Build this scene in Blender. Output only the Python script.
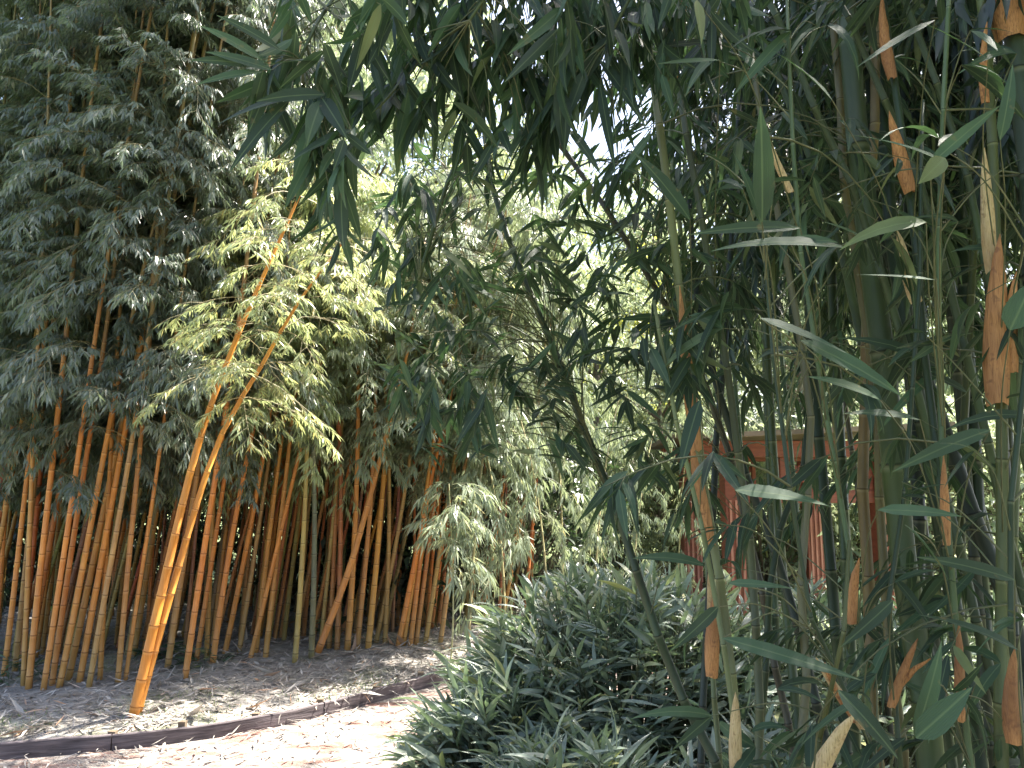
import bpy, math
import numpy as np
from mathutils import Vector, Matrix, Quaternion

# ------------------------------------------------------------------ scene, camera, light
SC = bpy.context.scene
for o in list(bpy.data.objects):
    bpy.data.objects.remove(o)
COL = SC.collection
R = math.radians
FPX = 770.0
PITCH = R(7.1)
CAMZ = 1.6
cam_d = bpy.data.cameras.new('camera')
cam_d.sensor_width = 36.0
cam_d.lens = FPX / 1024 * 36.0
cam_d.clip_start = 0.05
cam_d.clip_end = 600
cam = bpy.data.objects.new('camera', cam_d)
cam.location = (0, 0, CAMZ)
cam.rotation_euler = (R(90) + PITCH, 0, 0)
COL.objects.link(cam)
SC.camera = cam

SUN_DIR = Vector((0.85, 0.45, 0)).normalized()      # horizontal direction towards the sun
SUN_EL = R(62)
w = bpy.data.worlds.new('World')
SC.world = w
w.use_nodes = True
nt = w.node_tree
bg = nt.nodes['Background']
sky = nt.nodes.new('ShaderNodeTexSky')
sky.sky_type = 'NISHITA'
sky.sun_disc = False
sky.sun_elevation = SUN_EL
sky.sun_rotation = math.atan2(SUN_DIR.x, SUN_DIR.y)
sky.air_density = 1.0
sky.dust_density = 4.5
sky.ozone_density = 1.0
nt.links.new(sky.outputs[0], bg.inputs[0])
bg.inputs[1].default_value = 0.105
sl = bpy.data.lights.new('sun', 'SUN')
sl.energy = 4.8
sl.angle = R(0.6)
sl.color = (1.0, 0.94, 0.84)
sun = bpy.data.objects.new('sun', sl)
sd = Vector((SUN_DIR.x * math.cos(SUN_EL), SUN_DIR.y * math.cos(SUN_EL), math.sin(SUN_EL)))
sun.rotation_euler = sd.to_track_quat('Z', 'Y').to_euler()
sun.location = (6, 0, 12)
COL.objects.link(sun)
SC.view_settings.view_transform = 'Standard'
SC.view_settings.look = 'None'
SC.view_settings.exposure = 2.5
SC.view_settings.gamma = 1.0
SC.cycles.max_bounces = 7
SC.cycles.diffuse_bounces = 4
SC.cycles.glossy_bounces = 2
SC.cycles.transmission_bounces = 4
SC.cycles.use_denoising = True

rng = np.random.default_rng(7)
U = lambda a, b: float(rng.uniform(a, b))

# ------------------------------------------------------------------ coordinates
ca, sa = math.cos(PITCH), math.sin(PITCH)
def ray(px, py):
    cx = (px - 512) / FPX
    cy = -(py - 384) / FPX
    return np.array([cx, ca - cy * sa, sa + cy * ca])
def P(px, py, d):
    r = ray(px, py)
    return np.array([0, 0, CAMZ]) + r * (d / r[1])
def G(px, py, z=0.0):
    r = ray(px, py)
    return np.array([0, 0, CAMZ]) + r * ((z - CAMZ) / r[2])
def unit(v):
    v = np.asarray(v, float)
    n = np.linalg.norm(v)
    return v / n if n > 1e-9 else np.array([0, 0, 1.0])

# ------------------------------------------------------------------ materials
def new_mat(name):
    m = bpy.data.materials.new(name)
    m.use_nodes = True
    n = m.node_tree
    for x in list(n.nodes):
        n.nodes.remove(x)
    out = n.nodes.new('ShaderNodeOutputMaterial')
    b = n.nodes.new('ShaderNodeBsdfPrincipled')
    n.links.new(b.outputs[0], out.inputs[0])
    return m, n, b, out
def N(n, t, **kw):
    x = n.nodes.new(t)
    for k, v in kw.items():
        setattr(x, k, v)
    return x
def mixc(n, fac, a, b, mode='MIX'):
    m = N(n, 'ShaderNodeMix', data_type='RGBA', blend_type=mode)
    for sock, v in ((0, fac), (6, a), (7, b)):
        if isinstance(v, bpy.types.NodeSocket):
            n.links.new(v, m.inputs[sock])
        elif sock == 0:
            m.inputs[0].default_value = v
        else:
            m.inputs[sock].default_value = (*v, 1)
    return m.outputs[2]
def ramp(n, fac, stops, interp='LINEAR'):
    r = N(n, 'ShaderNodeValToRGB')
    r.color_ramp.interpolation = interp
    e = r.color_ramp.elements
    while len(e) < len(stops):
        e.new(0.5)
    for i, (p, c) in enumerate(stops):
        e[i].position = p
        e[i].color = (*c, 1) if not isinstance(c, (int, float)) else (c, c, c, 1)
    n.links.new(fac, r.inputs[0])
    return r.outputs[0]
def noise(n, scale, detail=3, coord='Object', stretch=None, rough=0.55):
    tc = N(n, 'ShaderNodeTexCoord')
    src = tc.outputs[coord]
    if stretch:
        mp = N(n, 'ShaderNodeMapping')
        mp.inputs['Scale'].default_value = stretch
        n.links.new(src, mp.inputs[0])
        src = mp.outputs[0]
    t = N(n, 'ShaderNodeTexNoise')
    t.inputs['Scale'].default_value = scale
    t.inputs['Detail'].default_value = detail
    t.inputs['Roughness'].default_value = rough
    n.links.new(src, t.inputs['Vector'])
    return t.outputs['Fac']
def attr(n, name):
    a = N(n, 'ShaderNodeAttribute', attribute_name=name)
    return a.outputs['Fac']
def bump(n, b, h, strength=0.3, dist=0.01):
    x = N(n, 'ShaderNodeBump')
    x.inputs['Strength'].default_value = strength
    x.inputs['Distance'].default_value = dist
    n.links.new(h, x.inputs['Height'])
    n.links.new(x.outputs[0], b.inputs['Normal'])

def leaf_mat(name, stops, rough=0.38, transl=0.35, tcol=(0.25, 0.4, 0.06), near=False, spec=0.5):
    m, n, b, out = new_mat(name)
    col = ramp(n, attr(n, 'tone'), stops)
    blot = noise(n, 9 if near else 2.0, 3)
    col = mixc(n, ramp(n, blot, [(0.35, 0.0), (0.75, 0.55)]), col, tuple(0.75 * c for c in stops[0][1]))
    if near:
        bs = noise(n, 38, 3)
        col = mixc(n, ramp(n, bs, [(0.66, 0.0), (0.74, 0.7)]), col, (0.16, 0.12, 0.05))
        ac = attr(n, 'across')
        rib = ramp(n, ac, [(0.44, 0.0), (0.49, 0.5), (0.51, 0.5), (0.56, 0.0)])
        col = mixc(n, rib, col, (0.16, 0.22, 0.10))
        wv = N(n, 'ShaderNodeMath', operation='SINE')
        mu = N(n, 'ShaderNodeMath', operation='MULTIPLY')
        mu.inputs[1].default_value = 85
        n.links.new(ac, mu.inputs[0])
        n.links.new(mu.outputs[0], wv.inputs[0])
        bump(n, b, wv.outputs[0], 0.3, 0.001)
    n.links.new(col, b.inputs['Base Color'])
    b.inputs['Roughness'].default_value = rough
    b.inputs['Specular IOR Level'].default_value = spec
    tr = N(n, 'ShaderNodeBsdfTranslucent')
    tcx = mixc(n, 0.55, col, tcol)
    n.links.new(tcx, tr.inputs['Color'])
    mx = N(n, 'ShaderNodeMixShader')
    mx.inputs[0].default_value = transl
    n.links.new(b.outputs[0], mx.inputs[1])
    n.links.new(tr.outputs[0], mx.inputs[2])
    n.links.new(mx.outputs[0], out.inputs[0])
    return m

M = {}
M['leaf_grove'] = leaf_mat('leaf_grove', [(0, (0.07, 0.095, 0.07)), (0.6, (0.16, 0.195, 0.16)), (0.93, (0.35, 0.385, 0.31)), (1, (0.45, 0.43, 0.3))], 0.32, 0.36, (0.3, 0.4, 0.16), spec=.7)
M['leaf_sunny'] = leaf_mat('leaf_sunny', [(0, (0.17, 0.23, 0.12)), (0.6, (0.32, 0.37, 0.21)), (0.85, (0.50, 0.49, 0.22)), (1, (0.66, 0.50, 0.15))], 0.36, 0.42, (0.6, 0.68, 0.26))  # young yellow-green leaves, with sunlit paleness put into the colour
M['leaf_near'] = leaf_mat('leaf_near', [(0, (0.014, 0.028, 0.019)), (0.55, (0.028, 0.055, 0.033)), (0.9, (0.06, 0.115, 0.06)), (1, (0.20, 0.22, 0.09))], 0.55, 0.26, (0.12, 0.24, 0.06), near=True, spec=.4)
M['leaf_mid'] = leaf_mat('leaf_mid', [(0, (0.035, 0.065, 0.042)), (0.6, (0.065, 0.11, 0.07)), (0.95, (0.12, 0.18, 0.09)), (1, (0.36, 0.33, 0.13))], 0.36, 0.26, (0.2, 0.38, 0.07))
M['leaf_dark'] = leaf_mat('leaf_dark', [(0, (0.014, 0.026, 0.018)), (0.6, (0.02, 0.036, 0.023)), (0.95, (0.06, 0.10, 0.05)), (1, (0.22, 0.2, 0.09))], 0.36, 0.18, (0.1, 0.2, 0.04))  # leaf_mid darkened: the thicket's shade is put into the colour
M['leaf_sasa'] = leaf_mat('leaf_sasa', [(0, (0.11, 0.155, 0.125)), (0.6, (0.25, 0.305, 0.24)), (0.93, (0.44, 0.48, 0.35)), (1, (0.55, 0.52, 0.18))], 0.27, 0.25, (0.25, 0.4, 0.1), near=True, spec=0.9)
M['leaf_weep'] = leaf_mat('leaf_weep', [(0, (0.13, 0.17, 0.12)), (0.6, (0.26, 0.31, 0.21)), (0.93, (0.40, 0.43, 0.29)), (1, (0.6, 0.52, 0.24))], 0.34, 0.34, (0.42, 0.5, 0.22))
M['leaf_tree'] = leaf_mat('leaf_tree', [(0, (0.12, 0.16, 0.11)), (0.6, (0.21, 0.27, 0.18)), (0.9, (0.36, 0.40, 0.22)), (1, (0.55, 0.52, 0.2))], 0.45, 0.42, (0.5, 0.58, 0.3))
M['leaf_yellow'] = leaf_mat('leaf_yellow', [(0, (0.26, 0.30, 0.08)), (0.6, (0.45, 0.46, 0.11)), (1, (0.7, 0.6, 0.12))], 0.45, 0.45, (0.6, 0.65, 0.1))

def simple(name, c1, c2, scale=8, stretch=None, rough=0.6, bmp=0.0, detail=3):
    m, n, b, out = new_mat(name)
    f = noise(n, scale, detail, stretch=stretch)
    n.links.new(ramp(n, f, [(0.3, c1), (0.7, c2)]), b.inputs['Base Color'])
    b.inputs['Roughness'].default_value = rough
    if bmp:
        bump(n, b, f, bmp, 0.01)
    return m

def culm_mat(name, base_mix=True, rough=0.42):
    """colour of each culm from the object's own colour; dark rings with a pale bloom at the nodes"""
    m, n, b, out = new_mat(name)
    oi = N(n, 'ShaderNodeObjectInfo')
    streak = noise(n, 14, 4, stretch=(6, 6, 0.35))
    c = mixc(n, ramp(n, streak, [(0.35, 0.0), (0.8, 0.55)]), oi.outputs['Color'], mixc(n, 1.0, oi.outputs['Color'], (0.45, 0.5, 0.6), 'MULTIPLY'))
    blot = noise(n, 3.5, 4)
    lt = mixc(n, 1.0, oi.outputs['Color'], (1.5, 1.7, 1.5), 'MULTIPLY')
    c = mixc(n, ramp(n, blot, [(0.5, 0.0), (0.72, 0.6)]), c, lt)
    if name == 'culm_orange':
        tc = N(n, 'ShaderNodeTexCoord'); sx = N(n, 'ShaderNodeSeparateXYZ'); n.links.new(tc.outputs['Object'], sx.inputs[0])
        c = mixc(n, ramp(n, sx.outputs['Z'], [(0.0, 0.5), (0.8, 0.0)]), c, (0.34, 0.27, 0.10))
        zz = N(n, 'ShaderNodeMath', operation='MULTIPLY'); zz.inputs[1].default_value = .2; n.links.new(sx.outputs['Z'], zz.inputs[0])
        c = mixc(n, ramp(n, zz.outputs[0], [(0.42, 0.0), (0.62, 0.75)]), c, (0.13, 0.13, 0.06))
    c = mixc(n, ramp(n, attr(n, 'bloom'), [(0.0, 0.0), (1.0, 0.4)]), c, mixc(n, 0.35, lt, (0.42, 0.42, 0.34)))
    c = mixc(n, ramp(n, attr(n, 'node'), [(0.3, 0.0), (0.9, 0.7)]), c, mixc(n, 1.0, oi.outputs['Color'], (0.2, 0.2, 0.25), 'MULTIPLY'))
    n.links.new(c, b.inputs['Base Color'])
    b.inputs['Roughness'].default_value = rough
    b.inputs['Specular IOR Level'].default_value = .3
    bump(n, b, streak, 0.1, 0.003)
    return m
M['culm'] = culm_mat('culm')
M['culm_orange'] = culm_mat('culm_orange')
M['twig'] = simple('twig', (0.05, 0.07, 0.03), (0.12, 0.12, 0.055), 20, rough=0.55)
M['twig_pale'] = simple('twig_pale', (0.14, 0.13, 0.06), (0.28, 0.23, 0.12), 20, rough=0.55)
M['bark'] = simple('bark', (0.08, 0.06, 0.045), (0.2, 0.16, 0.12), 9, stretch=(4, 4, 0.8), rough=0.9, bmp=0.6)

def sheath_mat(name, a, b_, dark):
    m, n, b, out = new_mat(name)
    f = noise(n, 34, 6, stretch=(12, 12, 0.35), rough=.7)
    c = ramp(n, f, [(0.34, tuple(.45 * q for q in a)), (0.46, a), (0.68, b_)])
    sp = noise(n, 55, 2)
    c = mixc(n, ramp(n, sp, [(0.62, 0.0), (0.72, 0.8)]), c, dark)
    lg = noise(n, 6, 2)
    c = mixc(n, ramp(n, lg, [(0.42, 0.0), (0.68, 0.75)]), c, dark)
    n.links.new(c, b.inputs['Base Color'])
    b.inputs['Roughness'].default_value = 0.5
    bump(n, b, f, 0.9, 0.003)
    tr = N(n, 'ShaderNodeBsdfTranslucent')
    n.links.new(c, tr.inputs['Color'])
    mx = N(n, 'ShaderNodeMixShader')
    mx.inputs[0].default_value = 0.25
    n.links.new(b.outputs[0], mx.inputs[1])
    n.links.new(tr.outputs[0], mx.inputs[2])
    n.links.new(mx.outputs[0], out.inputs[0])
    return m
M['sheath'] = sheath_mat('sheath', (0.50, 0.24, 0.09), (0.68, 0.36, 0.15), (0.22, 0.10, 0.05))
M['sheath_pale'] = sheath_mat('sheath_pale', (0.60, 0.46, 0.24), (0.75, 0.62, 0.38), (0.30, 0.18, 0.09))

# ground materials
def ground_mat():
    m, n, b, out = new_mat('lawn')
    f = noise(n, 1.2, 5)
    c = ramp(n, f, [(0.3, (0.12, 0.15, 0.06)), (0.55, (0.19, 0.23, 0.10)), (0.75, (0.28, 0.30, 0.14))])
    g = noise(n, 60, 2)
    c = mixc(n, ramp(n, g, [(0.4, 0.0), (0.7, 0.6)]), c, (0.08, 0.13, 0.04))
    n.links.new(c, b.inputs['Base Color'])
    b.inputs['Roughness'].default_value = 0.9
    bump(n, b, g, 0.5, 0.02)
    return m
def bed_mat():
    m, n, b, out = new_mat('leaf_litter_soil')
    f = noise(n, 7, 6, rough=0.7)
    c = ramp(n, f, [(0.3, (0.11, 0.10, 0.09)), (0.5, (0.25, 0.235, 0.215)), (0.7, (0.40, 0.385, 0.36))])
    g = noise(n, 1.3, 3)
    c = mixc(n, ramp(n, g, [(0.52, 0.0), (0.68, 0.5)]), c, (0.25, 0.27, 0.11))
    n.links.new(c, b.inputs['Base Color'])
    b.inputs['Roughness'].default_value = 0.95
    bump(n, b, noise(n, 30, 5), 0.9, 0.03)
    return m
def path_mat():
    m, n, b, out = new_mat('pale_grit')
    f = noise(n, 45, 5, rough=0.7)
    c = ramp(n, f, [(0.3, (0.11, 0.09, 0.078)), (0.5, (0.21, 0.185, 0.165)), (0.7, (0.34, 0.315, 0.29))])
    g = noise(n, 3.2, 5, stretch=(1, 2.2, 1), rough=0.65)
    c = mixc(n, ramp(n, g, [(0.47, 0.0), (0.60, 0.9)]), c, (0.17, 0.085, 0.065))
    n.links.new(c, b.inputs['Base Color'])
    b.inputs['Roughness'].default_value = 0.95
    bump(n, b, f, 0.8, 0.012)
    return m
M['lawn'] = ground_mat()
M['bed'] = bed_mat()
M['path'] = path_mat()
M['edging'] = simple('edging_board', (0.035, 0.028, 0.032), (0.15, 0.125, 0.13), 7, stretch=(0.8, 1, 9), rough=0.8, bmp=0.5, detail=5)
M['litter'] = leaf_mat('dry_leaf', [(0, (0.14, 0.125, 0.11)), (0.5, (0.34, 0.315, 0.285)), (0.85, (0.54, 0.51, 0.47)), (1, (0.45, 0.24, 0.12))], 0.6, 0.1, (0.4, 0.3, 0.2))
M['grass'] = leaf_mat('grass_blade', [(0, (0.10, 0.17, 0.05)), (0.6, (0.2, 0.28, 0.08)), (1, (0.4, 0.42, 0.15))], 0.5, 0.3)
M['red'] = simple('red_paint', (0.14, 0.026, 0.018), (0.23, 0.055, 0.036), 6, stretch=(1.5, 1.5, 8), rough=0.5, bmp=0.15, detail=5)
M['red_side'] = simple('red_paint_pale', (0.34, 0.11, 0.08), (0.46, 0.20, 0.16), 6, stretch=(6, 6, 0.8), rough=0.55, bmp=0.2, detail=5)  # paler, pinker red for the post mouldings
M['roof'] = simple('roof_board', (0.10, 0.07, 0.055), (0.2, 0.14, 0.11), 6, stretch=(1, 6, 1), rough=0.7, bmp=0.3)
M['stone'] = simple('stone', (0.22, 0.21, 0.2), (0.4, 0.38, 0.36), 6, rough=0.9, bmp=0.6)

# ------------------------------------------------------------------ mesh collector
class Geo:
    def __init__(s):
        s.V = []; s.n = 0; s.T = []; s.Q = []; s.Tm = []; s.Qm = []
        s.A = {'tone': [], 'across': [], 'node': [], 'bloom': []}
        s.leaf = []
    def verts(s, v, **at):
        v = np.asarray(v, float).reshape(-1, 3)
        base = s.n
        s.V.append(v); s.n += len(v)
        for k in s.A:
            a = at.get(k, 0.0)
            s.A[k].append(np.broadcast_to(np.asarray(a, float), (len(v),)).copy())
        return base
    def tris(s, f, m=0):
        f = np.asarray(f, int).reshape(-1, 3); s.T.append(f); s.Tm.append(np.full(len(f), m))
    def quads(s, f, m=0):
        f = np.asarray(f, int).reshape(-1, 4); s.Q.append(f); s.Qm.append(np.full(len(f), m))
    def tube(s, pts, rad, k=5, m=0, cap=True, node=None, bloom=None, ref=None, wob=0.0):
        pts = np.asarray(pts, float); n = len(pts)
        rad = np.broadcast_to(np.asarray(rad, float), (n,))
        tan = np.gradient(pts, axis=0)
        tan /= np.maximum(np.linalg.norm(tan, axis=1, keepdims=True), 1e-9)
        r0 = np.array([1.0, 0.13, 0.07]) if abs(tan[0][0]) < 0.8 else np.array([0.1, 1.0, 0.0])
        a = np.cross(tan, r0); a /= np.linalg.norm(a, axis=1, keepdims=True)
        b = np.cross(tan, a)
        th = np.arange(k) * 2 * math.pi / k
        ring = pts[:, None, :] + rad[:, None, None] * (np.cos(th)[None, :, None] * a[:, None, :] + np.sin(th)[None, :, None] * b[:, None, :])
        at = {}
        if node is not None: at['node'] = np.repeat(node, k)
        if bloom is not None: at['bloom'] = np.repeat(bloom, k)
        base = s.verts(ring.reshape(-1, 3), **at)
        i = np.arange(n - 1)[:, None] * k; j = np.arange(k)[None, :]; j2 = (j + 1) % k
        s.quads(base + np.stack([i + j, i + j2, i + k + j2, i + k + j], -1).reshape(-1, 4), m)
        if cap:
            for e, rev in ((0, True), (n - 1, False)):
                c = s.verts([pts[e]], node=0)
                r = base + e * k + np.arange(k)
                t = np.stack([r, np.roll(r, -1), np.full(k, c)], -1)
                s.tris(t[:, ::-1] if rev else t, m)
    def add_leaf(s, p, d, nrm, L, W, c, tone=None):
        s.leaf.append((*p, *d, *nrm, L, W, c, rng.random() if tone is None else tone))
    def flush(s, near=False, m=0, fold=0.18):
        if not s.leaf: return
        a = np.array(s.leaf); s.leaf = []
        p, d, nr = a[:, :3], a[:, 3:6], a[:, 6:9]
        L, W, c, tone = a[:, 9], a[:, 10], a[:, 11], a[:, 12]
        d = d / np.maximum(np.linalg.norm(d, axis=1, keepdims=True), 1e-9)
        nr = nr - d * np.sum(nr * d, 1, keepdims=True)
        bad = np.linalg.norm(nr, axis=1) < 0.05
        nr[bad] = np.cross(d[bad], [0.3, 0.9, 0.2])
        nr /= np.linalg.norm(nr, axis=1, keepdims=True)
        side = np.cross(d, nr)
        n = len(a)
        if near:
            ts = [0, .05, .16, .34, .55, .76, .91, 1.0]
            ws = [.05, .35, .85, 1.0, .88, .56, .22, .01]
        else:
            ts = [0, .32, 1.0]; ws = [0, 1, 0]
        L_, W_, c_ = L[:, None], W[:, None], c[:, None]
        def sec(t):
            ang = c_ * t                                   # bend away from the normal
            return p + d * L_ * t * (1 - 0.22 * ang * ang) - nr * L_ * t * ang * 0.5
        if near:
            tw = (rng.random(n)[:, None] - .5) * 1.7
            rows, ac, tn = [], [], []
            for t, wd in zip(ts, ws):
                ce = sec(t)
                sd_ = side * math.cos(0) + nr * tw * t
                sd_ /= np.linalg.norm(sd_, axis=1, keepdims=True)
                up = nr * fold
                rows += [ce - sd_ * W_ * wd * .5 + up * W_ * wd, ce, ce + sd_ * W_ * wd * .5 + up * W_ * wd]
                ac += [0.5 - .5 * wd, 0.5, 0.5 + .5 * wd]
            V = np.stack(rows, 1)                         # n, 3*k, 3
            k = len(rows)
            base = s.verts(V.reshape(-1, 3), tone=np.repeat(tone, k), across=np.tile(ac, n))
            o = base + np.arange(n)[:, None, None] * k
            q = []
            for i in range(len(ts) - 1):
                a0 = i * 3
                q += [[a0, a0 + 1, a0 + 4, a0 + 3], [a0 + 1, a0 + 2, a0 + 5, a0 + 4]]
            s.quads((o + np.array(q)[None]).reshape(-1, 4), m)
        else:
            ce = sec(.36); tip = sec(1.0); up = nr * fold * W_
            V = np.stack([p, ce - side * W_ * .5 + up, ce, ce + side * W_ * .5 + up, tip], 1)
            base = s.verts(V.reshape(-1, 3), tone=np.repeat(tone, 5), across=np.tile([.5, 0, .5, 1, .5], n))
            o = base + np.arange(n)[:, None, None] * 5
            f = np.array([[0, 2, 1], [0, 3, 2], [1, 2, 4], [2, 3, 4]])
            s.tris((o + f[None]).reshape(-1, 3), m)
    def mesh(s, name, mats, smooth=True, origin=None):
        me = bpy.data.meshes.new(name)
        V = np.concatenate(s.V)
        if origin is not None: V = V - np.asarray(origin)
        me.vertices.add(len(V)); me.vertices.foreach_set('co', V.astype(np.float32).ravel())
        T = np.concatenate(s.T) if s.T else np.zeros((0, 3), int)
        Q = np.concatenate(s.Q) if s.Q else np.zeros((0, 4), int)
        nl = T.size + Q.size
        me.loops.add(nl)
        me.loops.foreach_set('vertex_index', np.concatenate([T.ravel(), Q.ravel()]).astype(np.int32))
        me.polygons.add(len(T) + len(Q))
        st = np.concatenate([np.arange(len(T)) * 3, T.size + np.arange(len(Q)) * 4])
        me.polygons.foreach_set('loop_start', st.astype(np.int32))
        mi = np.concatenate(([np.concatenate(s.Tm)] if s.Tm else []) + ([np.concatenate(s.Qm)] if s.Qm else []))
        me.polygons.foreach_set('material_index', mi.astype(np.int32))
        me.polygons.foreach_set('use_smooth', np.full(len(mi), smooth))
        for k, a in s.A.items():
            a = np.concatenate(a)
            if a.any():
                at = me.attributes.new(k, 'FLOAT', 'POINT')
                at.data.foreach_set('value', a.astype(np.float32))
        me.update(calc_edges=True)
        me.validate()
        for mm in mats: me.materials.append(mm)
        return me

def obj(name, me, parent=None, color=None):
    o = bpy.data.objects.new(name, me)
    COL.objects.link(o)
    if parent is not None: o.parent = parent
    if color is not None: o.color = (*color, 1)
    return o
def thing(name, label, cat, loc=(0, 0, 0), group=None):
    o = bpy.data.objects.new(name, None)
    COL.objects.link(o)
    o.location = loc
    o.empty_display_size = 0.1
    o['label'] = label; o['category'] = cat
    if group: o['group'] = group
    return o
def struct(o, kind='structure', label=None, cat=None):
    o['kind'] = kind
    if label: o['label'] = label
    if cat: o['category'] = cat
    return o
def copy_tree(o, parent=None):
    c = o.copy(); COL.objects.link(c); c.parent = parent
    for ch in list(o.children): copy_tree(ch, c)
    return c

def box(g, lo, hi, m=0, bev=0.0):
    x0, y0, z0 = lo; x1, y1, z1 = hi
    v = [(x, y, z) for z in (z0, z1) for y in (y0, y1) for x in (x0, x1)]
    b = g.verts(v)
    g.quads(b + np.array([[0, 2, 3, 1], [4, 5, 7, 6], [0, 1, 5, 4], [2, 6, 7, 3], [0, 4, 6, 2], [1, 3, 7, 5]]), m)

def catmull(pts, n=8):
    pts = [np.asarray(p, float) for p in pts]
    if len(pts) == 2:
        return np.array([pts[0] * (1 - t) + pts[1] * t for t in np.linspace(0, 1, n + 1)])
    ext = [2 * pts[0] - pts[1]] + pts + [2 * pts[-1] - pts[-2]]
    out = []
    for i in range(1, len(ext) - 2):
        p0, p1, p2, p3 = ext[i - 1:i + 3]
        for t in np.linspace(0, 1, n, endpoint=False):
            out.append(0.5 * ((2 * p1) + (-p0 + p2) * t + (2 * p0 - 5 * p1 + 4 * p2 - p3) * t * t + (-p0 + 3 * p1 - 3 * p2 + p3) * t ** 3))
    out.append(pts[-1])
    return np.array(out)
def resample(pts, s):
    """points at arc lengths s, with tangents"""
    seg = np.linalg.norm(np.diff(pts, axis=0), axis=1)
    cs = np.concatenate([[0], np.cumsum(seg)])
    return np.stack([np.interp(s, cs, pts[:, i]) for i in range(3)], 1), cs[-1]
def arclen(pts):
    return float(np.linalg.norm(np.diff(pts, axis=0), axis=1).sum())

def culm_geo(g, path, r0, r1, spacing=0.24, k=10, m=0, zig=0.0):
    """jointed cane along a path: bulging nodes with a dark ring and a pale bloom under it; returns node points"""
    L = arclen(path)
    nodes, s, i = [], spacing * U(.3, .7), 0
    while s < L - 0.02:
        nodes.append(s); s += spacing * U(.85, 1.15) * (0.75 + 0.35 * min(1, s / L * 2))
    S, RM, ND, BL = [0.0], [1.0], [0.0], [0.0]
    for s in nodes:
        rr = (r0 + (r1 - r0) * s / L)
        h = max(rr * 0.10, 0.0008)
        for ds, rm, nd, bl in ((-h * 7, 1.0, 0, 0), (-h * 3, 1.0, 0, 1.0), (-h, 1.05, 0.35, 0.6), (0, 1.12, 1.0, 0), (h, 1.10, 0.8, 0), (h * 2.4, 0.97, 0, 0.25)):
            if s + ds > S[-1] + 1e-5:
                S.append(s + ds); RM.append(rm); ND.append(nd); BL.append(bl)
    S.append(L); RM.append(0.9); ND.append(0); BL.append(0)
    S = np.array(S)
    pts, _ = resample(path, S)
    if zig:
        off = np.interp(S, nodes, rng.normal(0, zig, len(nodes))) if nodes else 0
        pts[:, 0] += off
    rad = (r0 + (r1 - r0) * (S / L) ** 1.15) * np.array(RM)
    g.tube(pts, rad, k, m, True, np.array(ND), np.array(BL))
    npts, _ = resample(path, np.array(nodes))
    return npts, np.array(nodes), L

# ------------------------------------------------------------------ foliage
UP = np.array([0, 0, 1.0])
def fan(g, tip, d, n, L, W, droop=0.5, spread=0.75, tone=None, curl=0.5):
    """the alternate leaves at the end of a bamboo twig"""
    d = unit(d)
    sidev = np.cross(d, UP)
    if np.linalg.norm(sidev) < 0.1: sidev = np.array([1.0, 0, 0])
    sidev = unit(sidev)
    for i in range(n):
        sgn = -1 if i % 2 else 1
        back = (n - 1 - i) * L * 0.13
        a = spread * (0.25 if i == n - 1 else rng.uniform(.5, 1.15))
        v = d * math.cos(a) + sidev * sgn * math.sin(a) + rng.normal(0, .16, 3)
        v[2] -= droop * rng.uniform(.5, 1.2)
        v = unit(v)
        nr = UP * 0.8 + rng.normal(0, .45, 3) + d * 0.4
        l = L * rng.uniform(.6, 1.12)
        g.add_leaf(tip - d * back, v, nr, l, W * rng.uniform(.8, 1.15) * (l / L) ** .5, rng.uniform(.1, 1.0) * curl, tone() if tone else None)
def branch(g, p, d, L, ntw, nl, leafL, leafW, droop=0.5, rad=0.003, sag=0.35, k=3, twm=1, tone=None, start=0.25, spread=0.75, curl=0.5, twl=0.3):
    """a side branch that arches over, with short twigs that end in fans of leaves"""
    d = unit(d)
    m = 6
    pts = [np.array(p, float)]
    v = d.copy()
    for i in range(m):
        v = unit(v + np.array([0, 0, -sag / m * 1.6]) + rng.normal(0, .05, 3))
        pts.append(pts[-1] + v * L / m)
    pts = np.array(pts)
    g.tube(pts, np.linspace(rad, rad * .35, m + 1), k, twm, False)
    for j in range(ntw):
        t = start + (1 - start) * (j + rng.random() * .8) / ntw
        q, _ = resample(pts, np.array([min(t, 1) * L]))
        q = q[0]
        td = pts[min(m, int(t * m) + 1)] - pts[min(m - 1, int(t * m))]
        td = unit(td)
        sv = unit(np.cross(td, UP) + 1e-3) * (1 if j % 2 else -1)
        dv = unit(td * .8 + sv * rng.uniform(.4, 1.0) + UP * rng.uniform(-.35, .35))
        tl = L * twl * rng.uniform(.4, 1.0) * (1.15 - .6 * t)
        e = q + dv * tl + np.array([0, 0, -tl * .18])
        g.tube(np.array([q, (q + e) / 2 + UP * tl * .05, e]), [rad * .5, rad * .4, rad * .25], 3, twm, False)
        fan(g, e, dv + np.array([0, 0, -.25 * droop]), int(rng.integers(max(2, nl - 2), nl + 2)), leafL, leafW, droop, spread, tone, curl)
    fan(g, pts[-1], pts[-1] - pts[-2], nl, leafL, leafW, droop, spread, tone, curl)

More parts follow.
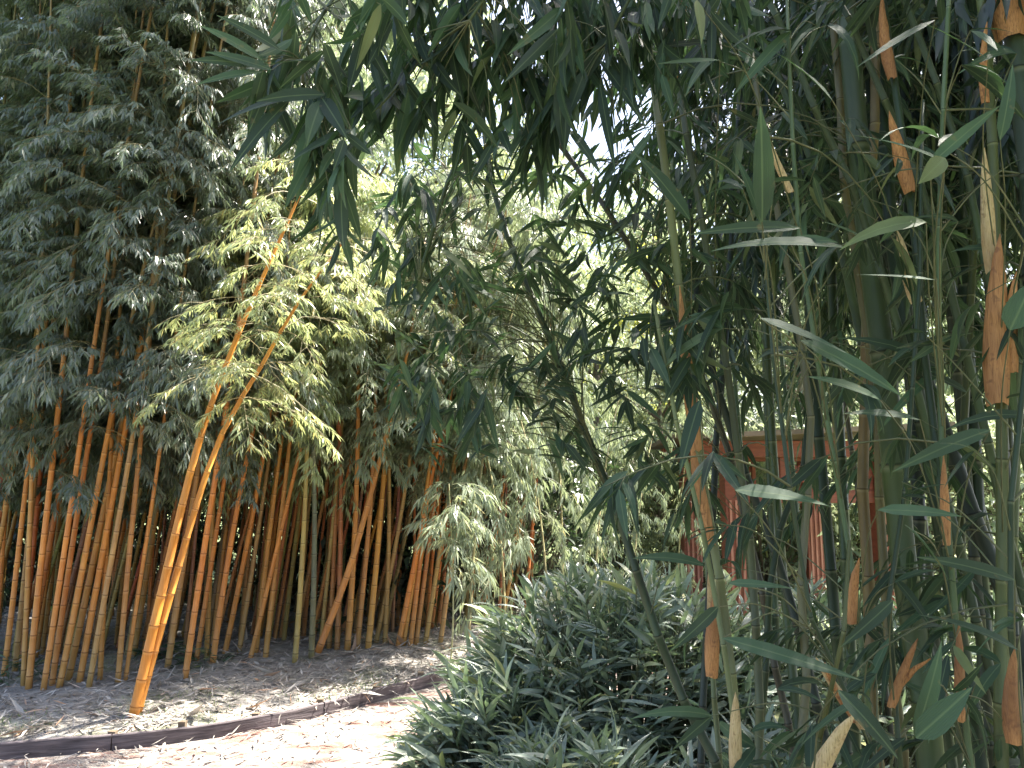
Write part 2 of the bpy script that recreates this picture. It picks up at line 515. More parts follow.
def bamboo_variant(H, r0, f0, dens, leafL, leafW, mat, blen=(0.5, 1.0), bend=0.3, droop=.55, ntw=5, nl=6, spacing=.25, near=False, sag=.5, r1=0.006, k=8, twmat=None, cmat='culm'):
    """one cane with its foliage, standing at the origin; returns (culm mesh, foliage mesh)"""
    n = 24
    z = np.linspace(0, H, n)
    ph = U(0, 6.28)
    off = bend * (z / H) ** 2.2
    path = np.stack([np.cos(ph) * off + 0.012 * np.sin(z * 1.7 + ph), np.sin(ph) * off + .012 * np.cos(z * 1.3), z], 1)
    gc = Geo()
    nodes, ns, L = culm_geo(gc, path, r0, r1, spacing, k)
    gf = Geo()
    az = U(0, 6.28)
    for q, s in zip(nodes, ns):
        if q[2] < f0: continue
        az += math.pi + rng.uniform(-.6, .6)
        for bb in range(2):
            if rng.random() > dens: continue
            aa = az + bb * 0.9 + rng.uniform(-.3, .3)
            el = rng.uniform(.0, 1.1)
            tfrac = (q[2] - f0) / max(.1, H - f0)
            bl = rng.uniform(*blen) * (1 - .55 * max(0, tfrac - .3))
            d = np.array([math.cos(aa) * math.cos(el), math.sin(aa) * math.cos(el), math.sin(el)])
            tb = float(rng.beta(1.3, 2.2)) * .75
            branch(gf, q, d, bl, ntw, nl, leafL, leafW, droop, 0.003, (sag + .25) * U(.6, 2.0), twl=U(.24, .4), tone=lambda: min(1.0, tb + .32 * rng.random() + (.4 if rng.random() < .03 else 0)))
    gf.flush(near)
    return gc.mesh('culm', [M[cmat]]), gf.mesh('foliage', [M[mat], M[twmat or 'twig_pale']])

# ================================================================== SETTING
# ground: one lawn sheet to the horizon, the planting bed a step above it, the grit path in front
g = Geo()
b = g.verts([(-150, -60, -0.05), (150, -60, -0.05), (150, 300, -0.05), (-150, 300, -0.05)])
g.quads([[b, b + 1, b + 2, b + 3]])
struct(obj('lawn', g.mesh('lawn', [M['lawn']])))

EDGE = [G(-260, 775), G(-120, 768), G(0, 760), G(100, 752), G(172, 744), G(258, 731), G(344, 711), G(412, 692), G(460, 680), G(520, 668), G(620, 655)]
EDGE = catmull(EDGE, 8)
def sheet(name, mat, poly_near, poly_far, ny, zf, smooth=True):
    g = Geo()
    n = len(poly_near)
    rows = []
    for j in range(ny + 1):
        t = j / ny
        r = poly_near * (1 - t) + poly_far * t
        r = r.copy(); r[:, 2] = [zf(x, y, t) for x, y in r[:, :2]]
        rows.append(r)
    b = g.verts(np.concatenate(rows))
    i = np.arange(n - 1)[None, :]; j = np.arange(ny)[:, None] * n
    g.quads((b + np.stack([j + i, j + i + 1, j + n + i + 1, j + n + i], -1)).reshape(-1, 4))
    return struct(obj(name, g.mesh(name, [mat], smooth)))
def hum(x, y):
    return .5 * math.sin(x * 2.1 + y) + .5 * math.sin(y * 3.3 - x * 1.3) + .35 * math.sin(x * 5.1 + 2 * y)
near = EDGE.copy(); near[:, 1] += 0.028
far = EDGE.copy(); far[:, 0] = np.linspace(-9, 4.5, len(EDGE)); far[:, 1] = 9.6 + 0.5 * np.sin(np.linspace(0, 5, len(EDGE)))
far[:, 1] += np.linspace(-.5, 1.2, len(EDGE))
BEDZ = 0.07
def bedz(x, y, t):
    return (BEDZ + 0.03 * hum(x, y) * min(1, t * 6) + 0.05 * math.sin(math.pi * min(1, t * 1.5))) * (1 if t < .93 else (1 - t) / .07) - (0.04 if t >= 1 else 0)
sheet('planting_bed_ground', M['bed'], near, far, 40, bedz)
pn = EDGE.copy(); pn[:, 0] = np.linspace(-7, 7, len(EDGE)); pn[:, 1] = -3
pf = EDGE.copy(); pf[:, 1] -= 0.0
sheet('path', M['path'], pn, pf, 60, lambda x, y, t: 0.006 * hum(x * 2, y * 2) * (1 - t))
# edging boards along the bed, three lengths butted end to end with pegs behind the joints
M['peg'] = simple('peg', (0.10, 0.075, 0.05), (0.2, 0.15, 0.10), 12, rough=.9, bmp=.4)
edg = thing('edging_board', 'dark weathered edging board curving between the pale path and the bamboo bed', 'edging', EDGE[30] * np.array([1, 1, 0]))
tan_ = np.gradient(EDGE[:, :2], axis=0); tan_ /= np.linalg.norm(tan_, axis=1, keepdims=True)
nrm_ = np.stack([-tan_[:, 1], tan_[:, 0]], 1)
for i0, i1, off_, dz_ in ((0, 25, 0, .002), (25, 46, .004, -.004), (46, len(EDGE) - 1, 0, .003)):
    E_ = EDGE[i0:i1 + 1].copy(); E_[:, :2] += nrm_[i0:i1 + 1] * off_
    E_[0, :2] += tan_[i0] * .006; n = len(E_)
    g = Geo(); rows = []
    wob = np.interp(np.arange(n), np.arange(0, n + 3, 3), rng.normal(0, .0035, len(np.arange(0, n + 3, 3))))
    for s_, z_ in [(0.0, -.04), (0.0, .085), (.004, .091), (.022, .091), (.026, .087), (.026, -.04)]:
        r = np.zeros((n, 3)); r[:, :2] = E_[:, :2] + nrm_[i0:i1 + 1] * s_
        r[:, 2] = z_ + dz_ + (wob if z_ > 0 else 0)
        rows.append(r)
    b = g.verts(np.concatenate(rows)); i = np.arange(n - 1)
    for j in range(5):
        g.quads(b + np.stack([j * n + i, j * n + i + 1, (j + 1) * n + i + 1, (j + 1) * n + i], -1))
    for e_ in (0, n - 1):
        g.quads([[b + e_, b + n + e_, b + 4 * n + e_, b + 5 * n + e_]])
    obj('board', g.mesh('board', [M['edging']], False, origin=np.array(edg.location)), edg)
for i in (25, 33, 40, 46, 52, 58):
    p_ = EDGE[i, :2] + nrm_[i] * .052
    g = Geo(); box(g, (p_[0] - .022, p_[1] - .018, -.05), (p_[0] + .022, p_[1] + .018, .105 + U(-.01, .015)))
    obj('peg', g.mesh('peg', [M['peg']], False, origin=np.array(edg.location)), edg)

# dry leaf litter on the bed and a little on the path
def litter(name, n, region, mat, Lr=(.05, .14), zoff=0.004, label=None, flat=.25):
    g = Geo()
    for _ in range(n):
        x, y, z = region()
        a = rng.uniform(0, 6.28)
        d = np.array([math.cos(a), math.sin(a), rng.normal(0, flat)])
        g.add_leaf((x, y, z + zoff + rng.random() * .02), d, UP + rng.normal(0, flat, 3), rng.uniform(*Lr), rng.uniform(.008, .018), rng.uniform(-.6, .9))
    if n > 5000:                     # fallen culm sheaths and broken bits among the leaves
        for _ in range(420):
            x, y, z = region(); a = rng.uniform(0, 6.28)
            g.add_leaf((x, y, z + .012), np.array([math.cos(a), math.sin(a), rng.normal(0, .12)]), UP + rng.normal(0, .3, 3), rng.uniform(.14, .3), rng.uniform(.022, .05), rng.uniform(-1.2, 1.0), U(.5, 1))
    g.flush()
    o = obj(name, g.mesh(name, [M[mat]], False)); struct(o, 'stuff', label, 'leaf litter')
    return o
def bed_pt():
    while True:
        t = .008 + .992 * rng.random() ** 1.25; i = rng.integers(0, len(near))
        p = near[i] * (1 - t) + far[i] * t
        x = p[0] + rng.normal(0, .1); y = p[1] + abs(rng.normal(0, .05)) + .03
        if -7 < x < 1.5: return x, y, bedz(x, y, t) if t < .9 else 0
litter('leaf_litter', 14000, bed_pt, 'litter', label='grey dry bamboo leaves strewn over the bed under the canes')
def path_pt():
    return rng.uniform(-3.6, .6), rng.uniform(3.4, 5.6) , 0.004
def path_pt2():
    while True:
        x, y, z = path_pt()
        ye = np.interp(x, EDGE[:, 0], EDGE[:, 1])
        if y < ye - .03 and rng.random() < .35 + .65 * math.exp(-(ye - y) * 3): return x, y, z
litter('fallen_leaves', 1300, path_pt2, 'litter', label='sparse dry leaves lying on the sunny path', flat=.1)
def grass_pt():
    while True:
        i = rng.integers(0, len(near)); t = rng.random() ** 2 * .14
        p = near[i] * (1 - t) + far[i] * t
        if -4.5 < p[0] < .2 and hum(p[0] * 2.2, p[1] * 2.2) > -.1: return p[0] + rng.normal(0, .03), p[1] + .02, bedz(p[0], p[1], t)
g = Geo()
for _ in range(1300):
    x, y, z = grass_pt()
    g.add_leaf((x, y, z), np.array([rng.normal(0, .6), rng.normal(0, .6), 1]), rng.normal(0, 1, 3), rng.uniform(.02, .05), .004, .8)
g.flush()
struct(obj('grass', g.mesh('grass', [M['grass']])), 'stuff', 'short sparse grass along the edging board', 'grass')

# ================================================================== LEFT GROVE
VAR = []
for i in range(7):
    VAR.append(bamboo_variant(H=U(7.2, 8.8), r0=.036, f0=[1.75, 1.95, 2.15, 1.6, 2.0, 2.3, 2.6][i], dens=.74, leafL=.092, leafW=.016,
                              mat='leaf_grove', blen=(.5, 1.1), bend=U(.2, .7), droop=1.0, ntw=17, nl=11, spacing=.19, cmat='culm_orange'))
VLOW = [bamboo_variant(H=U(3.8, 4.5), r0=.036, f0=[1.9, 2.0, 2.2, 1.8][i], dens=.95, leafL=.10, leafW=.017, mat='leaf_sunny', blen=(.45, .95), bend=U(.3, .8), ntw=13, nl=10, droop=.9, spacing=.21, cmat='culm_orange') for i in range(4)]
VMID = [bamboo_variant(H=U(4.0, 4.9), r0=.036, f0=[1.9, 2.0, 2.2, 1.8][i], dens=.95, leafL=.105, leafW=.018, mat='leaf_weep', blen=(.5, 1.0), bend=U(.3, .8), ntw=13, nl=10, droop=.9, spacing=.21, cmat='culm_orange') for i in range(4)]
ORANGES = [(0.54, 0.215, 0.05), (0.46, 0.20, 0.055), (0.55, 0.185, 0.04), (0.38, 0.21, 0.075), (0.36, 0.14, 0.045)]
def place_bamboo(var, base, top, rscale, color, label, group, spin=None, zs=1.0, name='bamboo'):
    base = np.asarray(base, float)
    r = thing(name, label, 'bamboo', base - np.array([0, 0, .03]), group)
    v = Vector(unit(np.asarray(top) - base))
    q = v.to_track_quat('Z', 'Y') if False else Vector((0, 0, 1)).rotation_difference(v)
    q = q @ Quaternion((0, 0, 1), U(0, 6.28) if spin is None else spin)
    r.rotation_mode = 'QUATERNION'; r.rotation_quaternion = q
    c = obj('culm', var[0], r, color); c.scale = (rscale, rscale, zs)
    f = obj('foliage', var[1], r); f.scale = (1, 1, zs)
    return r
# front row: (base px, base py, top px, top py, width px, colour index or colour)
YG, GG = (0.34, 0.27, 0.08), (0.14, 0.17, 0.09)
FRONT = [(-24, 672, 20, 430, 8, 1), (-8, 668, 14, 430, 8, 0), (2, 676, 34, 440, 9, 0), (13, 672, 37, 457, 9, 3), (23, 684, 33, 470, 8, 1), (30, 686, 50, 470, 10, 0),
         (44, 688, 74, 470, 9, 0), (51, 684, 86, 470, 9, 2), (58, 686, 101, 465, 10, 0), (66, 680, 113, 470, 10, 1), (78, 682, 119, 470, 10, 0), (90, 686, 121, 500, 9, 3), (99, 680, 108, 520, 8, 2),
         (118, 682, 136, 500, 9, 1), (126, 680, 147, 530, 7, 0),
         (167, 669, 192, 500, 10, 3), (184, 680, 218, 470, 10, 0), (196, 664, 224, 470, 8, 2), (205, 662, 213, 520, 8, 1), (212, 666, 234, 480, 10, 0), (224, 659, 258, 500, 9, 2),
         (238, 658, 263, 500, 8, 3), (248, 662, 304, 440, 8, 2), (256, 657, 272, 490, 8, 0), (266, 660, 282, 500, 9, 1), (294, 663, 316, 440, 9, YG), (312, 658, 323, 440, 10, GG),
         (320, 650, 337, 480, 7, YG), (328, 650, 342, 475, 8, 4), (338, 651, 346, 470, 9, 4), (346, 651, 365, 450, 10, 0), (357, 650, 373, 500, 9, 1), (367, 650, 390, 430, 10, 0), (374, 645, 403, 515, 8, 3),
         (386, 645, 390, 560, 8, 3), (397, 647, 420, 520, 9, 2), (402, 646, 423, 510, 8, 0), (409, 646, 426, 505, 8, 2), (415, 645, 432, 500, 8, 4), (424, 644, 446, 505, 8, 3), (439, 643, 458, 510, 8, 3)]
ORD = ['first', 'second', 'third', 'fourth', 'fifth', 'sixth', 'seventh', 'eighth', 'ninth', 'tenth', 'eleventh', 'twelfth', 'thirteenth', 'fourteenth', 'fifteenth', 'sixteenth', 'seventeenth']
FRONT.sort(key=lambda t: t[0])
lefts = [t for t in FRONT if t[0] < 135]
mids = [t for t in FRONT if 135 < t[0] < 312]
rights = [t for t in FRONT if t[0] > 312]
CW = {0: 'bright orange', 1: 'orange', 2: 'deep orange', 3: 'dull orange', 4: 'brown orange'}
for t in FRONT:
    bx, by, tx, ty, wpx, ci = t
    cw = CW.get(ci, None) if isinstance(ci, int) else ('yellow-green' if ci is YG else 'grey-green')
    if t in lefts:
        i = len(lefts) - 1 - lefts.index(t)
        lab = '%s bamboo cane, %s to the left of the two long leaning canes' % (cw, ORD[i])
    elif t in mids:
        lab = '%s bamboo cane, %s to the right of the two long leaning canes' % (cw, ORD[mids.index(t)])
    elif t in rights:
        lab = '%s bamboo cane, %s to the right of the grey-green cane' % (cw, ORD[rights.index(t)])
    if ci is GG: lab = 'straight grey-green bamboo cane standing among the orange canes of the grove'
    base = G(bx, by, BEDZ + .03)
    top = P(tx, ty, base[1] - .05)
    col = ORANGES[ci] if isinstance(ci, int) else ci
    col = tuple(c * U(.88, 1.1) for c in col)
    rs = (wpx / FPX * base[1]) / 2 / .036 * .62
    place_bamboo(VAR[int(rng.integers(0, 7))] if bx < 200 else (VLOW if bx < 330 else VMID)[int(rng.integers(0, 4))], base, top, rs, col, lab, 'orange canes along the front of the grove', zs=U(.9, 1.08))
# back rows, crowded, their colour darkened for grove shade: nothing in the photo tells them apart
for i in range(205):
    t = rng.random()
    px = -80 + t * 560 if i < 188 else U(420, 530)
    d0 = np.interp(px, [-60, 140, 440, 520], [6.5, 6.6, 8.0, 8.2])
    d = d0 + .08 + rng.random() ** 2.2 * 2.9
    base = P(px, 480, d); base[2] = BEDZ
    top = base + np.array([U(.02, .22), U(-.08, .05), 1.0])
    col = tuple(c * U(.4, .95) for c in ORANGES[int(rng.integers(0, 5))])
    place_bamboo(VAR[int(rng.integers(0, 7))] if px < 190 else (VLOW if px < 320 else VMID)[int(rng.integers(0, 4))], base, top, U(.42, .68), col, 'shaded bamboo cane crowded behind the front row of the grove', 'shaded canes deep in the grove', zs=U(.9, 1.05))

# dark bushes added behind the grove, standing in for the shade between the canes
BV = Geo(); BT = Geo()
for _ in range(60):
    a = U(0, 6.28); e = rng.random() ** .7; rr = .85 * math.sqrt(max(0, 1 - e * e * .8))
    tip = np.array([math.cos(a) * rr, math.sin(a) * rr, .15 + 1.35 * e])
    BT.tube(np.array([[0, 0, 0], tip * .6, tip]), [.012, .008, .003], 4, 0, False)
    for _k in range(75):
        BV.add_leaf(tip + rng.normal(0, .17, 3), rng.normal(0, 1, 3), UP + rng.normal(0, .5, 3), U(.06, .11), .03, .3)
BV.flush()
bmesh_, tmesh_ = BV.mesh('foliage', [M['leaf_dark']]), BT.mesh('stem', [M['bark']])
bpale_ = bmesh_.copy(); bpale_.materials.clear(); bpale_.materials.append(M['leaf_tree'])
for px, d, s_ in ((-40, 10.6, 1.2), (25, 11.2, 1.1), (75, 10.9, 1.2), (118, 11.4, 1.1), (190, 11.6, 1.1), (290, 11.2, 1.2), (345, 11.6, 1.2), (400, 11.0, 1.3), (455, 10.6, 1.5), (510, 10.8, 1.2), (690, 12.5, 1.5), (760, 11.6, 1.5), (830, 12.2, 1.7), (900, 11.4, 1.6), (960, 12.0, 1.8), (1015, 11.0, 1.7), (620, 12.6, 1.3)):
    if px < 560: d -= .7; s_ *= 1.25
    p_ = P(px, 480, d); r = thing('evergreen_shrub', 'added dark shrub behind the grove, darkening the gaps between the canes' if px < 560 else 'pale green shrub on the lawn around and behind the red pavilion', 'shrub', (p_[0], p_[1], -.06), 'added dark shrubs behind the grove' if px < 560 else 'pale shrubs around the pavilion')
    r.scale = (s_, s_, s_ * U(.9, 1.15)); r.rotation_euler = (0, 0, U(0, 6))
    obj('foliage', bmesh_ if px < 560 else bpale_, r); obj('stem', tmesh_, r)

# ---- the two long leaning canes with sunlit foliage
def leaning(pxs, d0, d1, w0, col, label, f0, seed):
    n = len(pxs)
    ds = np.linspace(d0, d1, n)
    pts = [P(x, y, d) for (x, y), d in zip(pxs, ds)]
    base = pts[0]
    path = catmull(pts, 8)
    gc = Geo()
    nodes, ns, L = culm_geo(gc, path, w0 / FPX * d0 / 2, .006, .23, 12)
    r = thing('bamboo', label, 'bamboo', base, 'long leaning canes in front of the grove')
    obj('culm', gc.mesh('culm', [M['culm']], origin=base), r, col)
    gf = Geo()
    az = 0
    for q, s in zip(nodes, ns):
        if s < f0: continue
        for bb in range(4):
            az += 1.75 + U(-.4, .4)
            el = U(.0, .6)
            branch(gf, q, np.array([math.cos(az) * math.cos(el) , math.sin(az) * math.cos(el) * .8 - .1, math.sin(el)]), U(.35, .85), 11, 9, .085, .0135, .5, .0035, .75, twl=.4)
    gf.flush()
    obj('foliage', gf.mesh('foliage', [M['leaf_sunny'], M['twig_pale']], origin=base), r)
leaning([(132, 722), (160, 600), (198, 445), (240, 330), (285, 228), (320, 150)], 5.2, 5.2, 10, (0.54, 0.21, 0.035), 'longest bright orange cane leaning right in front of the grove, yellow-green leaves', 2.1, 1)
leaning([(136, 718), (166, 610), (215, 450), (262, 365), (300, 300), (345, 240)], 5.25, 5.3, 8.5, (0.54, 0.22, 0.04), 'lower thinner bright orange cane leaning beside the longest leaning cane', 2.0, 2)
leaning([(318, 652), (352, 560), (385, 440), (408, 350), (418, 290), (425, 240)], 6.7, 6.6, 7, (0.44, 0.18, 0.05), 'tall orange cane rising out of the grove into bright leaves beside dark leaf fans', 2.6, 3)

# low tufts at the feet of the canes
def tuft(px, py, d, R0, label):
    base = P(px, py, d); base[2] = BEDZ
    r = thing('shrub', label, 'shrub', base, 'low leafy tufts at the feet of the canes')
    gf = Geo()
    for _ in range(26):
        a = U(0, 6.28); rr = R0 * math.sqrt(rng.random())
        e = base + np.array([math.cos(a) * rr, math.sin(a) * rr * .7, U(.08, .32) * (1.2 - rr / R0)])
        gf.tube(np.array([base + (e - base) * np.array([.5, .5, 0]), e]), [.003, .002], 3, 1, False)
        fan(gf, e, np.array([math.cos(a), math.sin(a), .6]), 7, .13, .02, .4)
    gf.flush()
    obj('foliage', gf.mesh('foliage', [M['leaf_mid'], M['twig']], origin=base), r)
tuft(10, 672, 6.1, .36, 'low dark leafy tuft at the left end of the grove')
tuft(205, 668, 6.5, .28, 'low green leafy tuft right of the foot of the leaning canes')
tuft(160, 664, 6.7, .2, 'small leafy tuft behind the foot of the leaning canes')
tuft(330, 650, 7.2, .2, 'small leafy tuft at the foot of the grey-green cane')

# ================================================================== MIDDLE DISTANCE: weeping bamboo
WVAR = [bamboo_variant(H=h, r0=.014, f0=f, dens=.95, leafL=.15, leafW=.022, mat='leaf_weep', blen=(.45, .9), bend=b_, droop=1.0, ntw=6, nl=7, spacing=.22, sag=1.0, r1=.004, twmat='twig')
        for h, f, b_ in ((4.2, .9, .9), (3.4, .6, .9), (4.6, 1.3, 1.1))]
WP = [(468, 6.8, 1.0, 'leftmost weeping bamboo, beside the last orange canes'), (505, 7.3, 1.0, 'weeping bamboo with bare thin pale stems behind the broad-leaved shrub'), (548, 6.9, .75, 'weeping bamboo with pale hanging leaves directly above the crest of the shrub'),
      (590, 7.4, .8, 'weeping bamboo behind the dark slanting cane'), (628, 7.0, .62, 'low weeping bamboo right of the dark slanting cane'), (672, 7.6, .6, 'low pale weeping bamboo left of the red pavilion'), (500, 8.3, 1.2, 'tall weeping bamboo farthest back beside the grove'), (560, 8.6, 1.1, 'tall weeping bamboo behind the others in the middle')]
for i, (px, d, s, lab) in enumerate(WP):
    base = P(px, 480, d); base[2] = 0.0
    r = place_bamboo(WVAR[i % 3], base, base + np.array([.02, 0, 1]), 1, (0.30, 0.26, 0.13), lab, 'weeping bamboos behind the shrub')
    r.scale = (s, s, s)
# one leafy spray low beside the dark opening at the grove's end
base = P(452, 480, 6.3); base[2] = BEDZ
r = thing('bamboo', 'young bamboo with a bushy pale leaf head in the dark opening beside the shrub', 'bamboo', base)
gc = Geo(); culm_geo(gc, catmull([base, base + np.array([.02, 0, .6]), base + np.array([-.02, -.05, 1.5])]), .009, .004, .2, 6)
obj('culm', gc.mesh('culm', [M['culm']], origin=base), r, (.3, .3, .15))
gf = Geo()
for _ in range(26):
    a = U(0, 6.28); z = U(.75, 1.5)
    branch(gf, base + np.array([0, 0, z]), np.array([math.cos(a), math.sin(a) - .3, .5]), U(.2, .42), 4, 6, .14, .02, .8, .003, .8)
gf.flush()
obj('foliage', gf.mesh('foliage', [M['leaf_weep'], M['twig']], origin=base), r)

# ================================================================== DISTANT TREES
def tree_variant(H, Rc, mat, n, lsize, z0=.25):
    gt = Geo(); gf = Geo()
    gt.tube(np.array([[0, 0, 0], [.05, 0, H * .3], [.1, .1, H * .6], [0, .1, H * .9]]), [H * .022, H * .017, H * .01, .02], 9)
    cl = []
    nb = 26
    for i in range(nb):
        t = rng.uniform(z0, .97); a = i * 2.4 + U(-.4, .4)
        rr = Rc * math.sin(math.pi * min(1, (t - z0) / (1 - z0) * .85 + .15)) ** .6 * rng.uniform(.6, 1.05)
        s = np.array([.05, .05, H * (t - .1)]); e = np.array([math.cos(a) * rr, math.sin(a) * rr, H * t])
        gt.tube(np.array([s, (s + e) / 2 + UP * .1 * H * .3, e]), [H * .007, H * .005, .01], 5, 0, False)
        for _ in range(5):
            cl.append((s * .0 + (s + (e - s) * rng.uniform(.45, 1.1)) + rng.normal(0, Rc * .13, 3), Rc * rng.uniform(.12, .3)))
    per = n // len(cl)
    for c, r_ in cl:
        v = rng.normal(0, 1, (per, 3)); v /= np.linalg.norm(v, axis=1, keepdims=True)
        v *= (rng.random((per, 1)) ** .4) * r_ * np.array([1.2, 1.2, .7])
        for q in v:
            gf.add_leaf(c + q, rng.normal(0, 1, 3) + np.array([0, 0, -.4]), UP + rng.normal(0, .6, 3), lsize * rng.uniform(.6, 1.3), lsize * .42, .5)
    gf.flush()
    return gt.mesh('trunk', [M['bark']]), gf.mesh('crown', [M[mat]])
TV = [tree_variant(8, 2.6, 'leaf_tree', 15000, .16), tree_variant(7, 2.3, 'leaf_yellow', 11000, .15), tree_variant(9, 3.2, 'leaf_tree', 17000, .18, .12)]
TREES = [(-3.5, 15, 2, 1.1, 'pale green tree beyond the grove, seen above the leaning canes'), (-1.2, 17, 1, 1.0, 'yellow-green tree beyond the grove near the top left gap'), (-.6, 13.5, 0, .8, 'green tree in the middle behind the weeping bamboo'),
         (1.6, 15, 2, .52, 'bright green tree behind the dark slanting cane'), (3.4, 17, 1, .72, 'yellow leaved tree left of the red pavilion'), (5.4, 15, 2, .75, 'pale green tree directly behind the red pavilion'),
         (8.5, 17, 0, 1.05, 'green tree beyond the pavilion towards the right edge'), (11.5, 20, 2, 1.1, 'green tree far behind the thick canes at the right edge'), (-8, 19, 2, 1.2, 'tree beyond the left part of the grove'),
         (-12.5, 17, 0, 1.2, 'tree beyond the left end of the grove'), (.6, 24, 2, .72, 'farthest pale tree under the open patch of sky'), (5.0, 25, 0, 1.2, 'farthest green tree behind the pavilion'), (2.2, 11.5, 0, .42, 'small bushy green tree left of the red pavilion'), (4.6, 12.2, 2, .42, 'small dark bushy tree showing through the red frieze')]
for x, y, v, s, lab in TREES:
    r = thing('tree', lab, 'tree', (x, y, -.06), 'trees beyond the garden')
    r.scale = (s * 1.15, s * 1.15, s * 1.3); r.rotation_euler = (0, 0, U(0, 6.28))
    obj('trunk', TV[v][0], r); obj('crown', TV[v][1], r)

# ================================================================== RED PAVILION
PD = 8.2
pl = P(733, 500, PD); pr = P(884, 500, PD)
px0, px1 = pl[0], pr[0]
pz = lambda y: P(722, y, PD)[2]
base = np.array([(px0 + px1) / 2, PD, -.05])
pav = thing('pavilion', 'red painted wooden pavilion with carved frieze seen between the canes', 'pavilion', base)
depth = 2.0
def part(name, boxes, mat, parent=pav):
    g = Geo()
    for lo, hi in boxes: box(g, lo, hi)
    o = obj(name, g.mesh(name, [M[mat]], False, origin=base), parent)
    bv = o.modifiers.new('bevel', 'BEVEL'); bv.width = .006; bv.segments = 2
    return o
pw = .11
zt, zb = pz(441), pz(457)
for x in (px0, px1):
    for y in (PD, PD + depth):
        p_ = part('post', [((x - pw, y - pw, .1), (x + pw, y + pw, zb - .002))], 'red')
        g = Geo()
        for dx in (-.06, 0, .06):
            box(g, (x + dx - .012, y - pw - .012, .3), (x + dx + .012, y - pw - .001, zb - .45))
        box(g, (x + pw + .001, y - pw + .01, .3), (x + pw + .012, y + pw - .01, zb - .35))
        o = obj('moulding', g.mesh('moulding', [M['red_side']], False, origin=base), p_)
        g = Geo(); box(g, (x - .17, y - .17, -.05), (x + .17, y + .17, .098))
        obj('plinth', g.mesh('plinth', [M['stone']], False, origin=base), p_)
part('beam', [((px0 - .35, PD - .09, zb), (px1 + .1, PD + .09, zt))], 'red')
part('beam', [((px0 - .35, PD + depth - .09, zb), (px1 + .1, PD + depth + .09, zt))], 'red')
part('beam', [((px0 - .08, PD + .092, zb + .02), (px0 + .08, PD + depth - .092, zt - .01))], 'red')
part('beam', [((px1 - .08, PD + .092, zb + .02), (px1 + .08, PD + depth - .092, zt - .01))], 'red')
# frieze: lower rail, muntins and a carved cloud scroll
zr0, zr1 = pz(503), pz(490)
for yy in (PD, PD + depth):
    fr = part('frieze', [((px0 + pw + .002, yy - .035, zr0), (px1 - pw - .002, yy + .035, zr1)),
                         ((P(782, 470, PD)[0] - .03, yy - .03, zr1 + .001), (P(782, 470, PD)[0] + .03, yy + .03, zb - .002)),
                         ((P(812, 470, PD)[0] - .025, yy - .03, zr1 + .001), (P(812, 470, PD)[0] + .025, yy + .03, zb - .002)),
                         ((px1 - pw - .05, yy - .03, zr1 + .001), (px1 - pw - .003, yy + .03, zb - .002)),
                         ((px0 + pw + .003, yy - .03, zr1 + .001), (px0 + pw + .04, yy + .03, zb - .002))], 'red')
    cx_, cz_ = P(797, 473, PD)[0], (zr1 + zb) / 2
    g = Geo()
    th = np.linspace(0, 4.4 * math.pi / 2, 26)
    for sx, sz in ((1, 1), (-1, -1), (1, -1), (-1, 1)):
        rr = .015 + .075 * th / th[-1]
        pts = np.stack([cx_ + sx * (.05 + rr * np.cos(th) * .8), np.full_like(th, yy), cz_ + sz * (.06 + rr * np.sin(th) * .8)], 1)
        g.tube(pts, .014, 6)
    g.tube(np.array([[cx_ - .11, yy, cz_], [cx_, yy, cz_ + .02], [cx_ + .11, yy, cz_]]), .016, 6)
    obj('carving', g.mesh('carving', [M['red']], True, origin=base), fr)
# low boarded roof with a worn projecting end at the right
g = Geo()
zt2 = zt + .002
x0r, x1r, y0r, y1r = px0 - .45, px1 + .55, PD - .45, PD + depth + .45
ym = PD + depth / 2
v = []
for z_ in (0, .05):
    v += [(x0r, y0r, zt2 + z_), (x1r, y0r, zt2 + z_ + .12), (x0r, ym, zt2 + .08 + z_), (x1r, ym, zt2 + .14 + z_), (x0r, y1r, zt2 + z_), (x1r, y1r, zt2 + z_ + .12)]
b = g.verts(v)
g.quads(b + np.array([[0, 2, 3, 1], [2, 4, 5, 3], [6, 7, 9, 8], [8, 9, 11, 10], [0, 1, 7, 6], [4, 10, 11, 5], [0, 6, 8, 2], [2, 8, 10, 4], [1, 3, 9, 7], [3, 5, 11, 9]]))
rf = obj('roof', g.mesh('roof', [M['roof']], False, origin=base), pav)

